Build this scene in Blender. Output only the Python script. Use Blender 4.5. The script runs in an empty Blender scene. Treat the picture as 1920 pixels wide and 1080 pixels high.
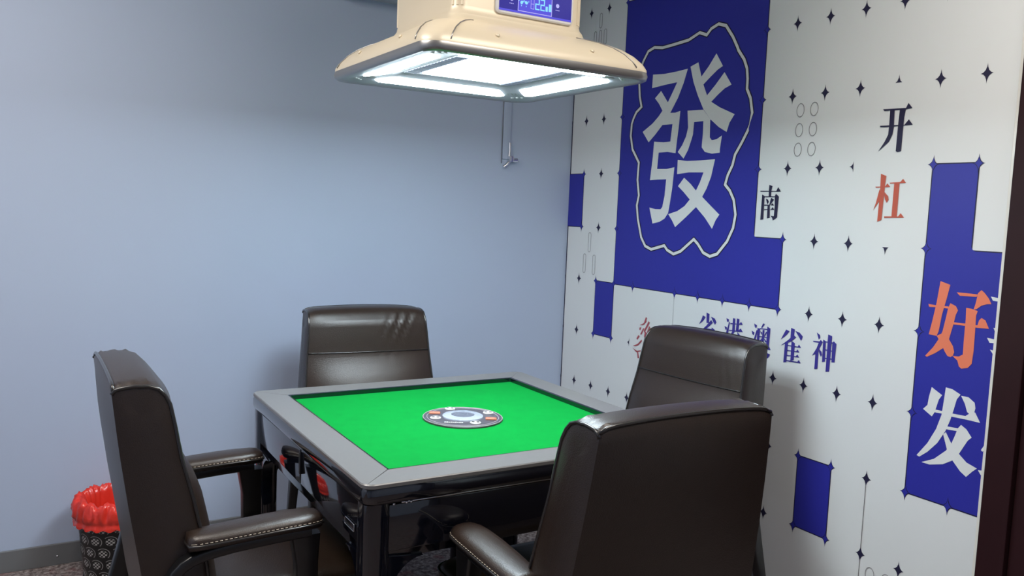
import bpy, bmesh, math, random
from mathutils import Vector, Matrix, noise
from mathutils.geometry import tessellate_polygon

scene = bpy.context.scene
COL = scene.collection
random.seed(7)
PI = math.pi

# ------------------------------------------------------------------ camera
YAW, PITCH, ROLL = 0.54152, 0.092627, 0.040967
CAM = Vector((-1.12308, -2.11501, 1.35514))
FPX = 1561.14
def camera_axes():
    cy, sy, cp, sp = math.cos(YAW), math.sin(YAW), math.cos(PITCH), math.sin(PITCH)
    f = Vector((sy*cp, cy*cp, -sp)); r = Vector((cy, -sy, 0)); u = r.cross(f)
    c, s = math.cos(ROLL), math.sin(ROLL)
    return c*r + s*u, -s*r + c*u, f
_r, _u, _f = camera_axes()
cam_data = bpy.data.cameras.new('camera')
cam_data.sensor_width = 36.0
cam_data.lens = FPX * 36.0 / 1920.0
cam_data.clip_start = 0.02
cam = bpy.data.objects.new('camera', cam_data)
COL.objects.link(cam)
M4 = Matrix((( _r.x, _u.x, -_f.x, CAM.x), (_r.y, _u.y, -_f.y, CAM.y), (_r.z, _u.z, -_f.z, CAM.z), (0, 0, 0, 1)))
cam.matrix_world = M4
scene.camera = cam

# ------------------------------------------------------------------ world, exposure, room lights
w = bpy.data.worlds.new('world'); scene.world = w
w.use_nodes = True
w.node_tree.nodes['Background'].inputs[0].default_value = (0.9, 0.93, 1.0, 1)
w.node_tree.nodes['Background'].inputs[1].default_value = 0.08
vs = scene.view_settings
vs.view_transform = 'Standard'; vs.look = 'None'; vs.gamma = 1.0; vs.exposure = 0.18
vs.use_curve_mapping = False

def area_light(name, loc, size, power, colour, aim=None, size_y=None):
    l = bpy.data.lights.new(name, 'AREA'); l.energy = power; l.color = colour
    l.size = size
    if size_y: l.shape = 'RECTANGLE'; l.size_y = size_y
    o = bpy.data.objects.new(name, l); o.location = loc
    if aim is not None:
        o.rotation_euler = (Vector(aim) - Vector(loc)).to_track_quat('-Z', 'Y').to_euler()
    COL.objects.link(o); return o
CEIL_LAMPS = ((0.22, -1.35, 24), (-1.45, -0.15, 31))
for lx, ly, lp in CEIL_LAMPS:
    area_light('ceiling_lamp_light', (lx, ly, 2.57), 0.95, lp, (1.0, 0.925, 0.84))

# ------------------------------------------------------------------ materials
def mat(name, color, rough=0.5, metal=0.0, spec=0.5, coat=0.0, noise_amt=0.0, noise_scale=20.0, bump=0.0, bump_scale=200.0, emit=None, emit_s=0.0, sheen=0.0, dist=0.001):
    m = bpy.data.materials.new(name); m.use_nodes = True
    nt = m.node_tree; b = nt.nodes['Principled BSDF']
    b.inputs['Base Color'].default_value = (*color, 1)
    b.inputs['Roughness'].default_value = rough
    b.inputs['Metallic'].default_value = metal
    b.inputs['Specular IOR Level'].default_value = spec
    b.inputs['Coat Weight'].default_value = coat
    b.inputs['Coat Roughness'].default_value = 0.05
    if sheen:
        b.inputs['Sheen Weight'].default_value = sheen
    if emit is not None:
        b.inputs['Emission Color'].default_value = (*emit, 1)
        b.inputs['Emission Strength'].default_value = emit_s
    tc = nt.nodes.new('ShaderNodeTexCoord')
    if noise_amt > 0:
        n = nt.nodes.new('ShaderNodeTexNoise'); n.inputs['Scale'].default_value = noise_scale
        n.inputs['Detail'].default_value = 4
        mx = nt.nodes.new('ShaderNodeMix'); mx.data_type = 'RGBA'
        mx.inputs['A'].default_value = (*[c*(1-noise_amt) for c in color], 1)
        mx.inputs['B'].default_value = (*[min(1, c*(1+noise_amt)) for c in color], 1)
        nt.links.new(tc.outputs['Object'], n.inputs['Vector'])
        nt.links.new(n.outputs['Fac'], mx.inputs['Factor'])
        nt.links.new(mx.outputs['Result'], b.inputs['Base Color'])
    if bump > 0:
        n2 = nt.nodes.new('ShaderNodeTexNoise'); n2.inputs['Scale'].default_value = bump_scale
        n2.inputs['Detail'].default_value = 3
        bp = nt.nodes.new('ShaderNodeBump'); bp.inputs['Strength'].default_value = bump
        bp.inputs['Distance'].default_value = dist
        nt.links.new(tc.outputs['Object'], n2.inputs['Vector'])
        nt.links.new(n2.outputs['Fac'], bp.inputs['Height'])
        nt.links.new(bp.outputs['Normal'], b.inputs['Normal'])
    return m

M_WALL = mat('grey_blue_paint', (0.44, 0.51, 0.655), 0.55, spec=0.3, noise_amt=0.02, noise_scale=3, bump=0.08, bump_scale=160)
M_PLAIN = mat('pale_paint', (0.62, 0.62, 0.62), 0.7)
M_CEIL = mat('ceiling_paint', (0.75, 0.75, 0.74), 0.8)
M_SKIRT = mat('grey_baseboard', (0.16, 0.165, 0.17), 0.4)
M_DOOR = mat('dark_maroon_wood', (0.022, 0.006, 0.008), 0.55, spec=0.2, noise_amt=0.25, noise_scale=8)
M_EDGEGLINT = mat('cream_highlight', (0.80, 0.78, 0.72), 0.25)
M_MWHITE = mat('mural_white', (0.72, 0.735, 0.735), 0.5, spec=0.3, noise_amt=0.012, noise_scale=4)
M_MBLUE = mat('mural_blue', (0.028, 0.030, 0.32), 0.45, spec=0.3, noise_amt=0.04, noise_scale=60)
M_MNAVY = mat('mural_navy', (0.018, 0.016, 0.05), 0.5, spec=0.3)
M_MINK = mat('mural_ink', (0.045, 0.035, 0.26), 0.5, spec=0.3)
M_MRED = mat('mural_red', (0.50, 0.095, 0.055), 0.5, spec=0.3)
M_MREDINK = mat('mural_red_ink', (0.38, 0.08, 0.10), 0.5, spec=0.3)
M_MCORAL = mat('mural_coral', (0.76, 0.20, 0.11), 0.5, spec=0.3)
M_MGREY = mat('mural_grey_line', (0.22, 0.21, 0.22), 0.5, spec=0.3)
M_LEATHER = mat('dark_brown_leather', (0.023, 0.0130, 0.0085), 0.34, spec=0.62, noise_amt=0.2, noise_scale=35, bump=0.45, bump_scale=420, dist=0.0012)
M_PIPING = mat('leather_piping', (0.02, 0.017, 0.016), 0.2, spec=0.8)
M_FRAME = mat('black_lacquered_frame', (0.008, 0.008, 0.009), 0.3, spec=0.6)
M_STITCH = mat('pale_stitching', (0.45, 0.38, 0.30), 0.5)
M_GLOSS = mat('black_gloss_panel', (0.004, 0.005, 0.010), 0.055, spec=0.75, coat=0.6)
M_RIM = mat('grey_rim', (0.155, 0.152, 0.15), 0.34, metal=0.0, spec=0.8, noise_amt=0.05, noise_scale=90)
M_FELT = mat('green_felt', (0.0006, 0.235, 0.034), 0.95, spec=0.1, noise_amt=0.10, noise_scale=26, bump=0.3, bump_scale=700)
M_DISC = mat('grey_disc', (0.07, 0.066, 0.082), 0.35)
M_DISCLINE = mat('disc_pale_line', (0.40, 0.36, 0.38), 0.4)
M_DOME = mat('frosted_white_plastic', (0.33, 0.37, 0.46), 0.2, noise_amt=0.25, noise_scale=120)
M_LENS = mat('dark_lens', (0.12, 0.13, 0.17), 0.06, spec=0.8)
M_ORANGE = mat('orange_key', (0.50, 0.17, 0.10), 0.35)
M_WKEY = mat('white_key', (0.62, 0.62, 0.62), 0.35)
M_DARK = mat('dark_dot', (0.01, 0.01, 0.012), 0.4)
M_CHROME = mat('chrome', (0.80, 0.80, 0.82), 0.18, metal=1.0)
M_BEIGE = mat('champagne_metal', (0.72, 0.625, 0.465), 0.36, metal=0.1, spec=0.6, bump=0.03, bump_scale=300)
M_SILVER = mat('silver_edge', (0.36, 0.35, 0.34), 0.33, metal=0.8)
M_TRAY = mat('grey_tray', (0.36, 0.37, 0.41), 0.45, metal=0.0)
M_SLOT = mat('slot_dark', (0.20, 0.22, 0.29), 0.5)
M_LED = mat('lit_diffuser', (0.9, 0.9, 0.9), 0.5, emit=(0.78, 0.92, 1.0), emit_s=37.0)
M_BLOOM = mat('bloom_glow', (0.7, 0.7, 0.7), 0.5, emit=(0.82, 0.93, 1.0), emit_s=0.9)  # faint emission imitates the lamp's bloom in the gaps between slats
M_SCREEN = mat('blue_screen', (0.01, 0.01, 0.03), 0.12, emit=(0.035, 0.03, 0.26), emit_s=1.0)
M_SCRBLUE = mat('screen_blue_glow', (0.01, 0.01, 0.03), 0.3, emit=(0.08, 0.07, 0.62), emit_s=1.0)
M_SCRCYAN = mat('screen_cyan', (0.01, 0.02, 0.03), 0.3, emit=(0.22, 0.62, 1.0), emit_s=1.1)
M_SCRLAV = mat('screen_lavender', (0.01, 0.02, 0.03), 0.3, emit=(0.45, 0.42, 0.85), emit_s=1.0)
M_WHITEP = mat('white_plastic', (0.72, 0.72, 0.73), 0.35)
M_WIRE = mat('grey_wire', (0.25, 0.26, 0.31), 0.5)
M_ACBODY = mat('pale_grey_casing', (0.50, 0.51, 0.58), 0.5)

def bag_mat():
    m = mat('red_plastic_film', (0.70, 0.035, 0.02), 0.25, spec=0.7, bump=0.35, bump_scale=30, dist=0.01)
    b = m.node_tree.nodes['Principled BSDF']
    b.inputs['Transmission Weight'].default_value = 0.0
    b.inputs['Subsurface Weight'].default_value = 0.15
    b.inputs['Subsurface Radius'].default_value = (0.02, 0.005, 0.005)
    return m
M_BAG = bag_mat()

def carpet_mat():
    m = bpy.data.materials.new('mottled_carpet'); m.use_nodes = True
    nt = m.node_tree; b = nt.nodes['Principled BSDF']; b.inputs['Roughness'].default_value = 0.95
    b.inputs['Specular IOR Level'].default_value = 0.1
    tc = nt.nodes.new('ShaderNodeTexCoord')
    n = nt.nodes.new('ShaderNodeTexNoise'); n.inputs['Scale'].default_value = 55; n.inputs['Detail'].default_value = 6; n.inputs['Roughness'].default_value = 0.75
    cr = nt.nodes.new('ShaderNodeValToRGB')
    e = cr.color_ramp.elements
    e[0].position = 0.36; e[0].color = (0.045, 0.035, 0.035, 1)
    e[1].position = 0.64; e[1].color = (0.42, 0.38, 0.36, 1)
    x = cr.color_ramp.elements.new(0.5); x.color = (0.21, 0.17, 0.165, 1)
    n3 = nt.nodes.new('ShaderNodeTexNoise'); n3.inputs['Scale'].default_value = 9; n3.inputs['Detail'].default_value = 3
    mx = nt.nodes.new('ShaderNodeMix'); mx.data_type = 'RGBA'; mx.blend_type = 'MIX'
    cr2 = nt.nodes.new('ShaderNodeValToRGB'); cr2.color_ramp.elements[0].position = 0.55; cr2.color_ramp.elements[1].position = 0.72
    cr2.color_ramp.elements[1].color = (0.6, 0.6, 0.6, 1)
    mx.inputs['B'].default_value = (0.26, 0.075, 0.08, 1)
    nt.links.new(tc.outputs['Object'], n.inputs['Vector']); nt.links.new(tc.outputs['Object'], n3.inputs['Vector'])
    nt.links.new(n.outputs['Fac'], cr.inputs['Fac']); nt.links.new(n3.outputs['Fac'], cr2.inputs['Fac'])
    nt.links.new(cr2.outputs['Color'], mx.inputs['Factor'])
    nt.links.new(cr.outputs['Color'], mx.inputs['A']); nt.links.new(mx.outputs['Result'], b.inputs['Base Color'])
    bp = nt.nodes.new('ShaderNodeBump'); bp.inputs['Strength'].default_value = 0.6; bp.inputs['Distance'].default_value = 0.004
    n2 = nt.nodes.new('ShaderNodeTexNoise'); n2.inputs['Scale'].default_value = 400
    nt.links.new(tc.outputs['Object'], n2.inputs['Vector']); nt.links.new(n2.outputs['Fac'], bp.inputs['Height']); nt.links.new(bp.outputs['Normal'], b.inputs['Normal'])
    return m
M_CARPET = carpet_mat()

def bin_mat():
    """black shell printed with rows of chequered roundels and thin pale rings"""
    m = bpy.data.materials.new('patterned_bin_shell'); m.use_nodes = True
    nt = m.node_tree; b = nt.nodes['Principled BSDF']; b.inputs['Roughness'].default_value = 0.35
    L = nt.links.new
    def math_(op, a, bb=None, cc=None):
        n = nt.nodes.new('ShaderNodeMath'); n.operation = op
        for i, v in enumerate((a, bb, cc)):
            if v is None: continue
            if isinstance(v, (int, float)): n.inputs[i].default_value = v
            else: L(v, n.inputs[i])
        return n.outputs[0]
    tc = nt.nodes.new('ShaderNodeTexCoord'); sp = nt.nodes.new('ShaderNodeSeparateXYZ'); L(tc.outputs['Object'], sp.inputs[0])
    ang = math_('ARCTAN2', sp.outputs[1], sp.outputs[0])
    u = math_('MULTIPLY', ang, 14/(2*PI)); v = math_('DIVIDE', sp.outputs[2], 0.044)
    row = math_('FLOOR', v)
    odd = math_('MULTIPLY', math_('MODULO', row, 2.0), 0.5)
    uu = math_('SUBTRACT', math_('FRACT', math_('ADD', u, odd)), 0.5)
    vv = math_('SUBTRACT', math_('FRACT', v), 0.5)
    d = math_('SQRT', math_('ADD', math_('MULTIPLY', uu, uu), math_('MULTIPLY', vv, vv)))
    disc = math_('LESS_THAN', d, 0.30)
    ch = math_('GREATER_THAN', math_('MULTIPLY', math_('SINE', math_('MULTIPLY', uu, 23.0)), math_('SINE', math_('MULTIPLY', vv, 23.0))), 0.0)
    spot = math_('MULTIPLY', disc, ch)
    ring = math_('LESS_THAN', math_('ABSOLUTE', math_('SUBTRACT', d, 0.455)), 0.028)
    half = math_('GREATER_THAN', math_('ADD', uu, vv), 0.0)
    ring = math_('MULTIPLY', ring, half)
    tot = math_('MINIMUM', math_('ADD', spot, math_('MULTIPLY', ring, 0.6)), 1.0)
    mx = nt.nodes.new('ShaderNodeMix'); mx.data_type = 'RGBA'
    mx.inputs['A'].default_value = (0.007, 0.007, 0.007, 1); mx.inputs['B'].default_value = (0.55, 0.53, 0.50, 1)
    L(tot, mx.inputs['Factor']); L(mx.outputs['Result'], b.inputs['Base Color'])
    return m
M_BIN = bin_mat()

# ------------------------------------------------------------------ object helpers
def link_mesh(name, bm, m, parent=None, smooth=True, loc=None, sharp=None):
    me = bpy.data.meshes.new(name)
    bmesh.ops.recalc_face_normals(bm, faces=bm.faces)
    if smooth:
        for f in bm.faces: f.smooth = True
        if sharp is not None:
            for e in bm.edges:
                if len(e.link_faces) == 2 and e.calc_face_angle(0) > sharp: e.smooth = False
    bm.to_mesh(me); bm.free()
    if isinstance(m, (list, tuple)):
        for k in m: me.materials.append(k)
    else: me.materials.append(m)
    o = bpy.data.objects.new(name, me); COL.objects.link(o)
    if parent is not None: o.parent = parent
    if loc is not None: o.location = loc
    return o

def thing(name, label, cat, loc=(0, 0, 0), rotz=0.0, group=None):
    o = bpy.data.objects.new(name, None); o.empty_display_size = 0.1; COL.objects.link(o)
    o.location = loc; o.rotation_euler = (0, 0, rotz)
    o['label'] = label; o['category'] = cat
    if group: o['group'] = group
    return o
def tag(o, label, cat, group=None, kind=None):
    o['label'] = label; o['category'] = cat
    if group: o['group'] = group
    if kind: o['kind'] = kind
    return o
def struct(name, bm, m, label, cat, smooth=False, parent=None):
    o = link_mesh(name, bm, m, parent, smooth)
    if parent is None:
        o['kind'] = 'structure'; o['label'] = label; o['category'] = cat
    return o

def add_box(bm, lo, hi, bevel=0.0, seg=2, mtx=None):
    x0, y0, z0 = lo; x1, y1, z1 = hi
    vs_ = [bm.verts.new(p) for p in ((x0,y0,z0),(x1,y0,z0),(x1,y1,z0),(x0,y1,z0),(x0,y0,z1),(x1,y0,z1),(x1,y1,z1),(x0,y1,z1))]
    fs = [bm.faces.new([vs_[i] for i in q]) for q in ((0,3,2,1),(4,5,6,7),(0,1,5,4),(1,2,6,5),(2,3,7,6),(3,0,4,7))]
    geo = vs_
    if bevel > 0:
        es = list({e for f in fs for e in f.edges})
        r = bmesh.ops.bevel(bm, geom=es, offset=bevel, segments=seg, profile=0.6, affect='EDGES')
        geo = list({v for v in vs_ if v.is_valid} | set(r['verts']))
    if mtx is not None:
        bmesh.ops.transform(bm, matrix=mtx, verts=[v for v in geo if v.is_valid])
    return geo

def rounded_loop(hx, hy, r, n=6):
    pts = []
    r = min(r, hx*0.999, hy*0.999)
    for cx, cy, a0 in ((hx-r, hy-r, 0), (-hx+r, hy-r, PI/2), (-hx+r, -hy+r, PI), (hx-r, -hy+r, 1.5*PI)):
        for i in range(n+1):
            a = a0 + i*PI/2/n
            pts.append((cx + r*math.cos(a), cy + r*math.sin(a)))
    return pts

def add_loft(bm, loops, cap0=True, cap1=True, closed=True):
    rings = [[bm.verts.new(p) for p in lp] for lp in loops]
    n = len(rings[0])
    for a, b in zip(rings, rings[1:]):
        for i in range(n if closed else n-1):
            j = (i+1) % n
            bm.faces.new((a[i], a[j], b[j], b[i]))
    if cap0: bm.faces.new(list(reversed(rings[0])))
    if cap1: bm.faces.new(rings[-1])
    return rings

def add_tube(bm, pts, rad, n=8, closed=False, caps=True):
    P = [Vector(p) for p in pts]; m = len(P)
    rings = []; prev = None
    for i, c in enumerate(P):
        if closed: t = (P[(i+1) % m] - P[i-1])
        else: t = (P[min(i+1, m-1)] - P[max(i-1, 0)])
        t.normalize()
        if prev is None:
            a = Vector((0, 0, 1)) if abs(t.z) < 0.9 else Vector((1, 0, 0))
            nrm = (a - t*a.dot(t)).normalized()
        else:
            nrm = (prev - t*prev.dot(t)).normalized()
        prev = nrm; bn = t.cross(nrm)
        r = rad[i] if isinstance(rad, (list, tuple)) else rad
        rings.append([bm.verts.new(c + nrm*(r*math.cos(2*PI*k/n)) + bn*(r*math.sin(2*PI*k/n))) for k in range(n)])
    for i in range(m if closed else m-1):
        a, b = rings[i], rings[(i+1) % m]
        for k in range(n):
            j = (k+1) % n
            bm.faces.new((a[k], a[j], b[j], b[k]))
    if caps and not closed:
        bm.faces.new(list(reversed(rings[0]))); bm.faces.new(rings[-1])

def add_lathe(bm, prof, n=32, center=(0, 0, 0), cap0=True, cap1=True):
    loops = [[(center[0]+r*math.cos(2*PI*k/n), center[1]+r*math.sin(2*PI*k/n), center[2]+z) for k in range(n)] for r, z in prof]
    add_loft(bm, loops, cap0, cap1)

def smooth_path(pts, it=2):
    """Chaikin corner cutting on an open path, end points kept"""
    P = [Vector(p) for p in pts]
    for _ in range(it):
        Q = [P[0]]
        for a, b in zip(P, P[1:]):
            Q.append(a*0.75 + b*0.25); Q.append(a*0.25 + b*0.75)
        Q.append(P[-1]); P = Q
    return P

# ================================================================== ROOM
XW, YW = 1.198, 1.240           # right (mural) wall and back wall
XL, YF, ZC = -2.25, -3.3, 2.62  # far side of the room, behind the camera, ceiling
def wall_box(name, lo, hi, m, label):
    bm = bmesh.new(); add_box(bm, lo, hi)
    return struct(name, bm, m, label, 'wall')
bm = bmesh.new(); add_box(bm, (XL-.1, YF-.1, -.1), (XW+.1, YW+.1, 0)); struct('floor', bm, M_CARPET, 'mottled grey and pinkish carpet floor', 'floor')
bm = bmesh.new(); add_box(bm, (XL-.1, YF-.1, ZC), (XW+.1, YW+.1, ZC+.1)); struct('ceiling', bm, M_CEIL, 'plain pale ceiling over the room', 'ceiling')
wall_box('wall_back', (XL-.1, YW, 0), (XW+.1, YW+.1, ZC), M_WALL, 'plain grey blue painted wall behind the table')
wall_box('wall_right', (XW, YF, 0), (XW+.1, YW, ZC), M_PLAIN, 'wall that carries the printed mahjong mural')
wall_box('wall_left', (XL-.1, YF, 0), (XL, YW, ZC), M_WALL, 'plain grey blue wall on the side away from the mural')
wall_box('wall_front', (XL-.1, YF-.1, 0), (XW+.1, YF, ZC), M_WALL, 'plain grey blue wall behind the photographer')
HB = 0.078
bm = bmesh.new(); add_box(bm, (XL, YW-.012, 0), (XW, YW, HB), .002)
bb = struct('baseboard_back', bm, M_SKIRT, 'low grey baseboard along the grey blue wall', 'baseboard')
for sx in (-1.0, -0.1, 0.75):
    bm = bmesh.new(); add_lathe(bm, [(0.004, 0), (0.004, .001), (0.002, .0022)], 10)
    bmesh.ops.transform(bm, matrix=Matrix.Translation((sx, YW-.012, .033)) @ Matrix.Rotation(PI/2, 4, 'X'), verts=bm.verts)
    link_mesh('screw_head', bm, M_CHROME, bb)
bm = bmesh.new(); add_box(bm, (XW-.012, -.87, 0), (XW, YW-.012, HB), .002)
struct('baseboard_right', bm, M_SKIRT, 'low grey baseboard below the printed mural', 'baseboard')

# dark door and its frame at the near end of the mural
YD = -0.872
bm = bmesh.new()
add_box(bm, (XW-.032, YD-.075, 0), (XW, YD, 2.30), .004)
add_box(bm, (XW-.032, YD-1.0, 2.22), (XW, YD-.075, 2.30), .004)
add_box(bm, (XW-.032, YD-1.0, 0), (XW, YD-.925, 2.22), .004)
door = struct('door_1', bm, M_DOOR, 'dark maroon door frame at the near end of the mural', 'door')
bm = bmesh.new()
add_box(bm, (XW-.016, YD-.922, .006), (XW-.002, YD-.078, 2.217), .002)
for z0, z1 in ((.15, .95), (1.08, 2.08)):
    add_box(bm, (XW-.022, YD-.80, z0), (XW-.016, YD-.20, z1), .003)
link_mesh('door_leaf', bm, M_DOOR, door, False)
bm = bmesh.new()
add_lathe(bm, [(.026, 0), (.026, .006), (.010, .008), (.010, .035)], 20)
bmesh.ops.transform(bm, matrix=Matrix.Translation((XW-.016, YD-.86, 1.02)) @ Matrix.Rotation(-PI/2, 4, 'Y'), verts=bm.verts)
add_tube(bm, [(XW-.055, YD-.87, 1.02), (XW-.055, YD-.75, 1.02)], .009, 10)
link_mesh('door_handle', bm, M_CHROME, door)
bm = bmesh.new(); add_box(bm, (XW-.007, YD+.002, HB), (XW, YD+.0205, 2.32), .002)  # cream strip added to imitate the highlight along the door frame edge
struct('highlight_strip_1', bm, M_EDGEGLINT, 'slim cream strip standing in for the highlight between mural and dark door frame', 'highlight_strip')

# ================================================================== MURAL (a printed sheet on the right wall)
GW, GH, GY, GZ = 0.13459, 0.24683, -0.09017, 1.78707     # tile width, height, origin of the printed grid
def gy(c): return GY - c*GW
def gz(r): return GZ - r*GH
Y_LO, Y_HI = YD+.012, YW-.003
Z_LO, Z_HI = HB+.001, ZC-.01
X0 = XW - 0.0030
def layer(k): return X0 - 0.0004*k
mural = None
bm = bmesh.new()
add_box(bm, (X0, Y_LO, Z_LO), (XW-.0002, Y_HI, Z_HI))
mural = link_mesh('wall_mural', bm, M_MWHITE, None, False)
tag(mural, 'printed wall mural of white mahjong tiles, blue blocks and large Chinese characters', 'mural')

def poly_face(bm, pts, k):
    if len(pts) < 3: return
    vs_ = [bm.verts.new((layer(k), y, z)) for y, z in pts]
    for tri in tessellate_polygon([[Vector((y, z, 0)) for y, z in pts]]):
        bm.faces.new([vs_[t] for t in tri])
def flat_obj(name, polys, k, m, parent, label=None):
    bm = bmesh.new()
    for i, q in enumerate(polys): poly_face(bm, q, k + .06*(i % 16))
    for f in bm.faces:
        f.normal_update()
        if f.normal.x > 0: f.normal_flip()
    me = bpy.data.meshes.new(name); bm.to_mesh(me); bm.free(); me.materials.append(m)
    o = bpy.data.objects.new(name, me); COL.objects.link(o); o.parent = parent
    if label: o['label'] = label
    return o
def clipy(y): return max(Y_LO, min(Y_HI, y))
def clipz(z): return max(Z_LO, min(Z_HI, z))
def cell_rect(c0, c1, r0, r1, grow=0.0):
    a, b = clipy(gy(c0)+grow), clipy(gy(c1)-grow); t, d = clipz(gz(r0)+grow), clipz(gz(r1)-grow)
    return [(a, t), (b, t), (b, d), (a, d)]
BLUE = [  # each block of printed blue as grid rectangles (c0, c1, r0, r1)
    [(-7, -1, -2, 3), (-1, 0, 2, 3)],
    [(-10, -9, 1, 2)],
    [(-8, -7, 3, 4)],
    [(1, 2, 5, 6)],
    [(4, 5, 1, 5), (5, 5.8, 2, 5)],
]
names = ['large blue block behind the outlined character', 'small blue block beside the room corner', 'small blue block left of the chairs', 'low blue block behind the near chair', 'blue block beside the dark door']
outl = []
for rects, lb in zip(BLUE, names):
    outl += [cell_rect(*q, grow=0.0035) for q in rects]
    flat_obj('blue_block', [cell_rect(*q) for q in rects], 2, M_MBLUE, mural, lb)
# four-pointed stars where four rounded tiles meet
def star(c, r, clip=None, size=1.0):
    y, z = gy(c), gz(r); a, b = 0.0190*size, 0.0300*size
    pts = []
    for q in range(4):
        sx, sz = ((1, 1), (-1, 1), (-1, -1), (1, -1))[q]
        for i in range(6):
            t = i/6
            ca = t*PI/2 if q % 2 == 0 else (1-t)*PI/2
            # concave quarter: astroid-like arc
            pts.append((sx*a*math.cos(ca)**3.7, sz*b*math.sin(ca)**3.7))
    out = []
    for (py, pz) in pts:
        if clip == 'top' and pz < 0.004: pz = 0.004
        if clip == 'bottom' and pz > -0.004: pz = -0.004
        if clip == 'far' and py < 0.003: py = 0.003
        out.append((y+py, z+pz))
    if min(p[0] for p in out) < Y_LO or max(p[1] for p in out) > Z_HI: return None
    out = [(min(p[0], Y_HI), p[1]) for p in out]
    return out
stars = []
free = [(-9,-2),(-8,-2),(-9,-3),(-8,-3),(-9,0),(-8,0),(-9,-1),(-8,-1),(-8,1),(-8,2),(-9,3),(-9,4),(-9,5),(-8,5),(-7,5),(-6,5),(-9,6),(-8,6),(-7,6),
        (0,-1),(1,-1),(2,-1),(3,-1),(4,-1),(5,-1),(0,-2),(1,-2),(2,-2),(3,-2),(4,-2),(5,-2),(0,0),(1,0),(2,0),(4,0),(5,0),(0,1),(1,1),(1,2),(2,2),
        (1,3),(2,3),(3,3),(0,4),(1,4),(2,4),(3,4),(0,5),(0,6),(3,5),(3,6),(4,6),(5,6)]
edge = [(-7,-2),(-7,-1),(-7,0),(-7,1),(-7,2),(-7,3),(-1,-1),(-1,0),(-1,1),(0,2),(0,3),(-6,3),(-4,3),(-3,3),(-2,3),(-1,3),
        (-9,1),(-9,2),(-8,3),(-8,4),(-7,4),(1,5),(2,5),(1,6),(2,6),(4,1),(5,1),(4,2),(4,3),(4,4),(4,5),(5,5),
        (-9.91,0),(-9.91,3),(-9.91,4),(-9.91,5),(-9.91,-1),(-9.91,-2)]
for c, r in free + edge: stars.append(star(c, r))
stars += [star(3, 0, 'top'), star(2, 1, 'far'), star(3, 2, 'bottom'), star(-6, 4, 'far')]
stars = [s for s in stars if s]
def stroke(pts, wd, closed=False):
    """flat ribbon of width wd along a polyline, as quads with mitred joints"""
    P = [Vector(q) for q in pts]; n = len(P); L_, R_ = [], []
    for i in range(n):
        a = P[i-1] if (closed or i > 0) else None; b = P[(i+1) % n] if (closed or i < n-1) else None
        d1 = (P[i]-a).normalized() if a is not None else None; d2 = (b-P[i]).normalized() if b is not None else None
        d1 = d1 or d2; d2 = d2 or d1
        n1 = Vector((-d1.y, d1.x)); n2 = Vector((-d2.y, d2.x)); m_ = (n1+n2)
        m_ = m_.normalized() if m_.length > 1e-4 else n1
        s = wd/2/max(0.45, m_.dot(n1))
        L_.append(P[i]+m_*s); R_.append(P[i]-m_*s)
    out = []
    for i in range(n if closed else n-1):
        j = (i+1) % n
        out.append([tuple(L_[i]), tuple(L_[j]), tuple(R_[j]), tuple(R_[i])])
    return out
dark = outl + stroke([(Y_HI-.004, Z_LO), (Y_HI-.004, Z_HI)], .007)
flat_obj('block_outline', dark, 1, M_MNAVY, mural, 'thin dark outlines of the blue blocks')
blue_edge = [(-7,-2),(-7,-1),(-7,0),(-7,1),(-7,2),(-7,3),(-1,-1),(-1,0),(-1,1),(0,2),(0,3),(-6,3),(-4,3),(-3,3),(-2,3),(-1,3),
        (-9,1),(-9,2),(-8,3),(-8,4),(-7,4),(1,5),(2,5),(1,6),(2,6),(4,1),(5,1),(4,2),(4,3),(4,4),(4,5),(5,5)]
fillets = []
for c, r, sc, sr in ((-1, 2, 1, -1), (5, 2, 1, -1), (-7, 3, -1, -1), (-7, 3, 1, 1)):   # rounded white tile corners set in blue
    q = .017; yc, zc = gy(c)-sc*q, gz(r)-sr*q
    arc = [(yc+sc*q*math.cos(t), zc+sr*q*math.sin(t)) for t in [i/6*PI/2 for i in range(7)]]
    fillets.append([(gy(c)+sc*.001, gz(r)+sr*.001)] + arc)
flat_obj('blue_corner', [p for p in [star(c, r, None, .78) for c, r in blue_edge] if p] + fillets, 3.5, M_MBLUE, mural, 'blue points where blue blocks meet the rounded tile corners')
flat_obj('star_pattern', stars, 2.4, M_MNAVY, mural, 'small dark four-pointed stars between the tiles')
# thin pale-grey marks: bamboo capsules, rings, seams
def capsule(cy, z0, z1, hw=.0095, n=8):
    q = []
    for i in range(n+1): q.append((cy+hw*math.cos(PI*i/n), z1-hw+hw*math.sin(PI*i/n)))
    for i in range(n+1): q.append((cy-hw*math.cos(PI*i/n), z0+hw-hw*math.sin(PI*i/n)))
    return q
def ellipse(cy, cz, a, b, n=24): return [(cy+a*math.cos(2*PI*i/n), cz+b*math.sin(2*PI*i/n)) for i in range(n)]
marks = []
for cy, z0, z1 in ((1.045, 2.202, 2.268), (1.083, 2.126, 2.192), (1.045, 2.124, 2.192), (1.007, 2.124, 2.192),
                   (1.050, 1.177, 1.268), (1.083, 1.077, 1.166), (1.0085, 1.074, 1.165)):
    marks += stroke(capsule(cy, z0, z1), .0022, True)
for cy in (-.1285, -.186):
    for cz in (1.737, 1.670, 1.6035): marks += stroke(ellipse(cy, cz, .0155, .0225), .002, True)
for cy in (-.533, -.590):
    for cz in (.253, .186): marks += stroke(ellipse(cy, cz, .0155, .0225), .002, True)
marks += stroke([(gy(-4), gz(3)-.02), (gy(-4), gz(5))], .0014)
marks += stroke([(gy(3), gz(5)-.02), (gy(3), gz(6)+.02)], .0022) + stroke([(gy(3), gz(6)-.02), (gy(3), Z_LO)], .0022)
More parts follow.
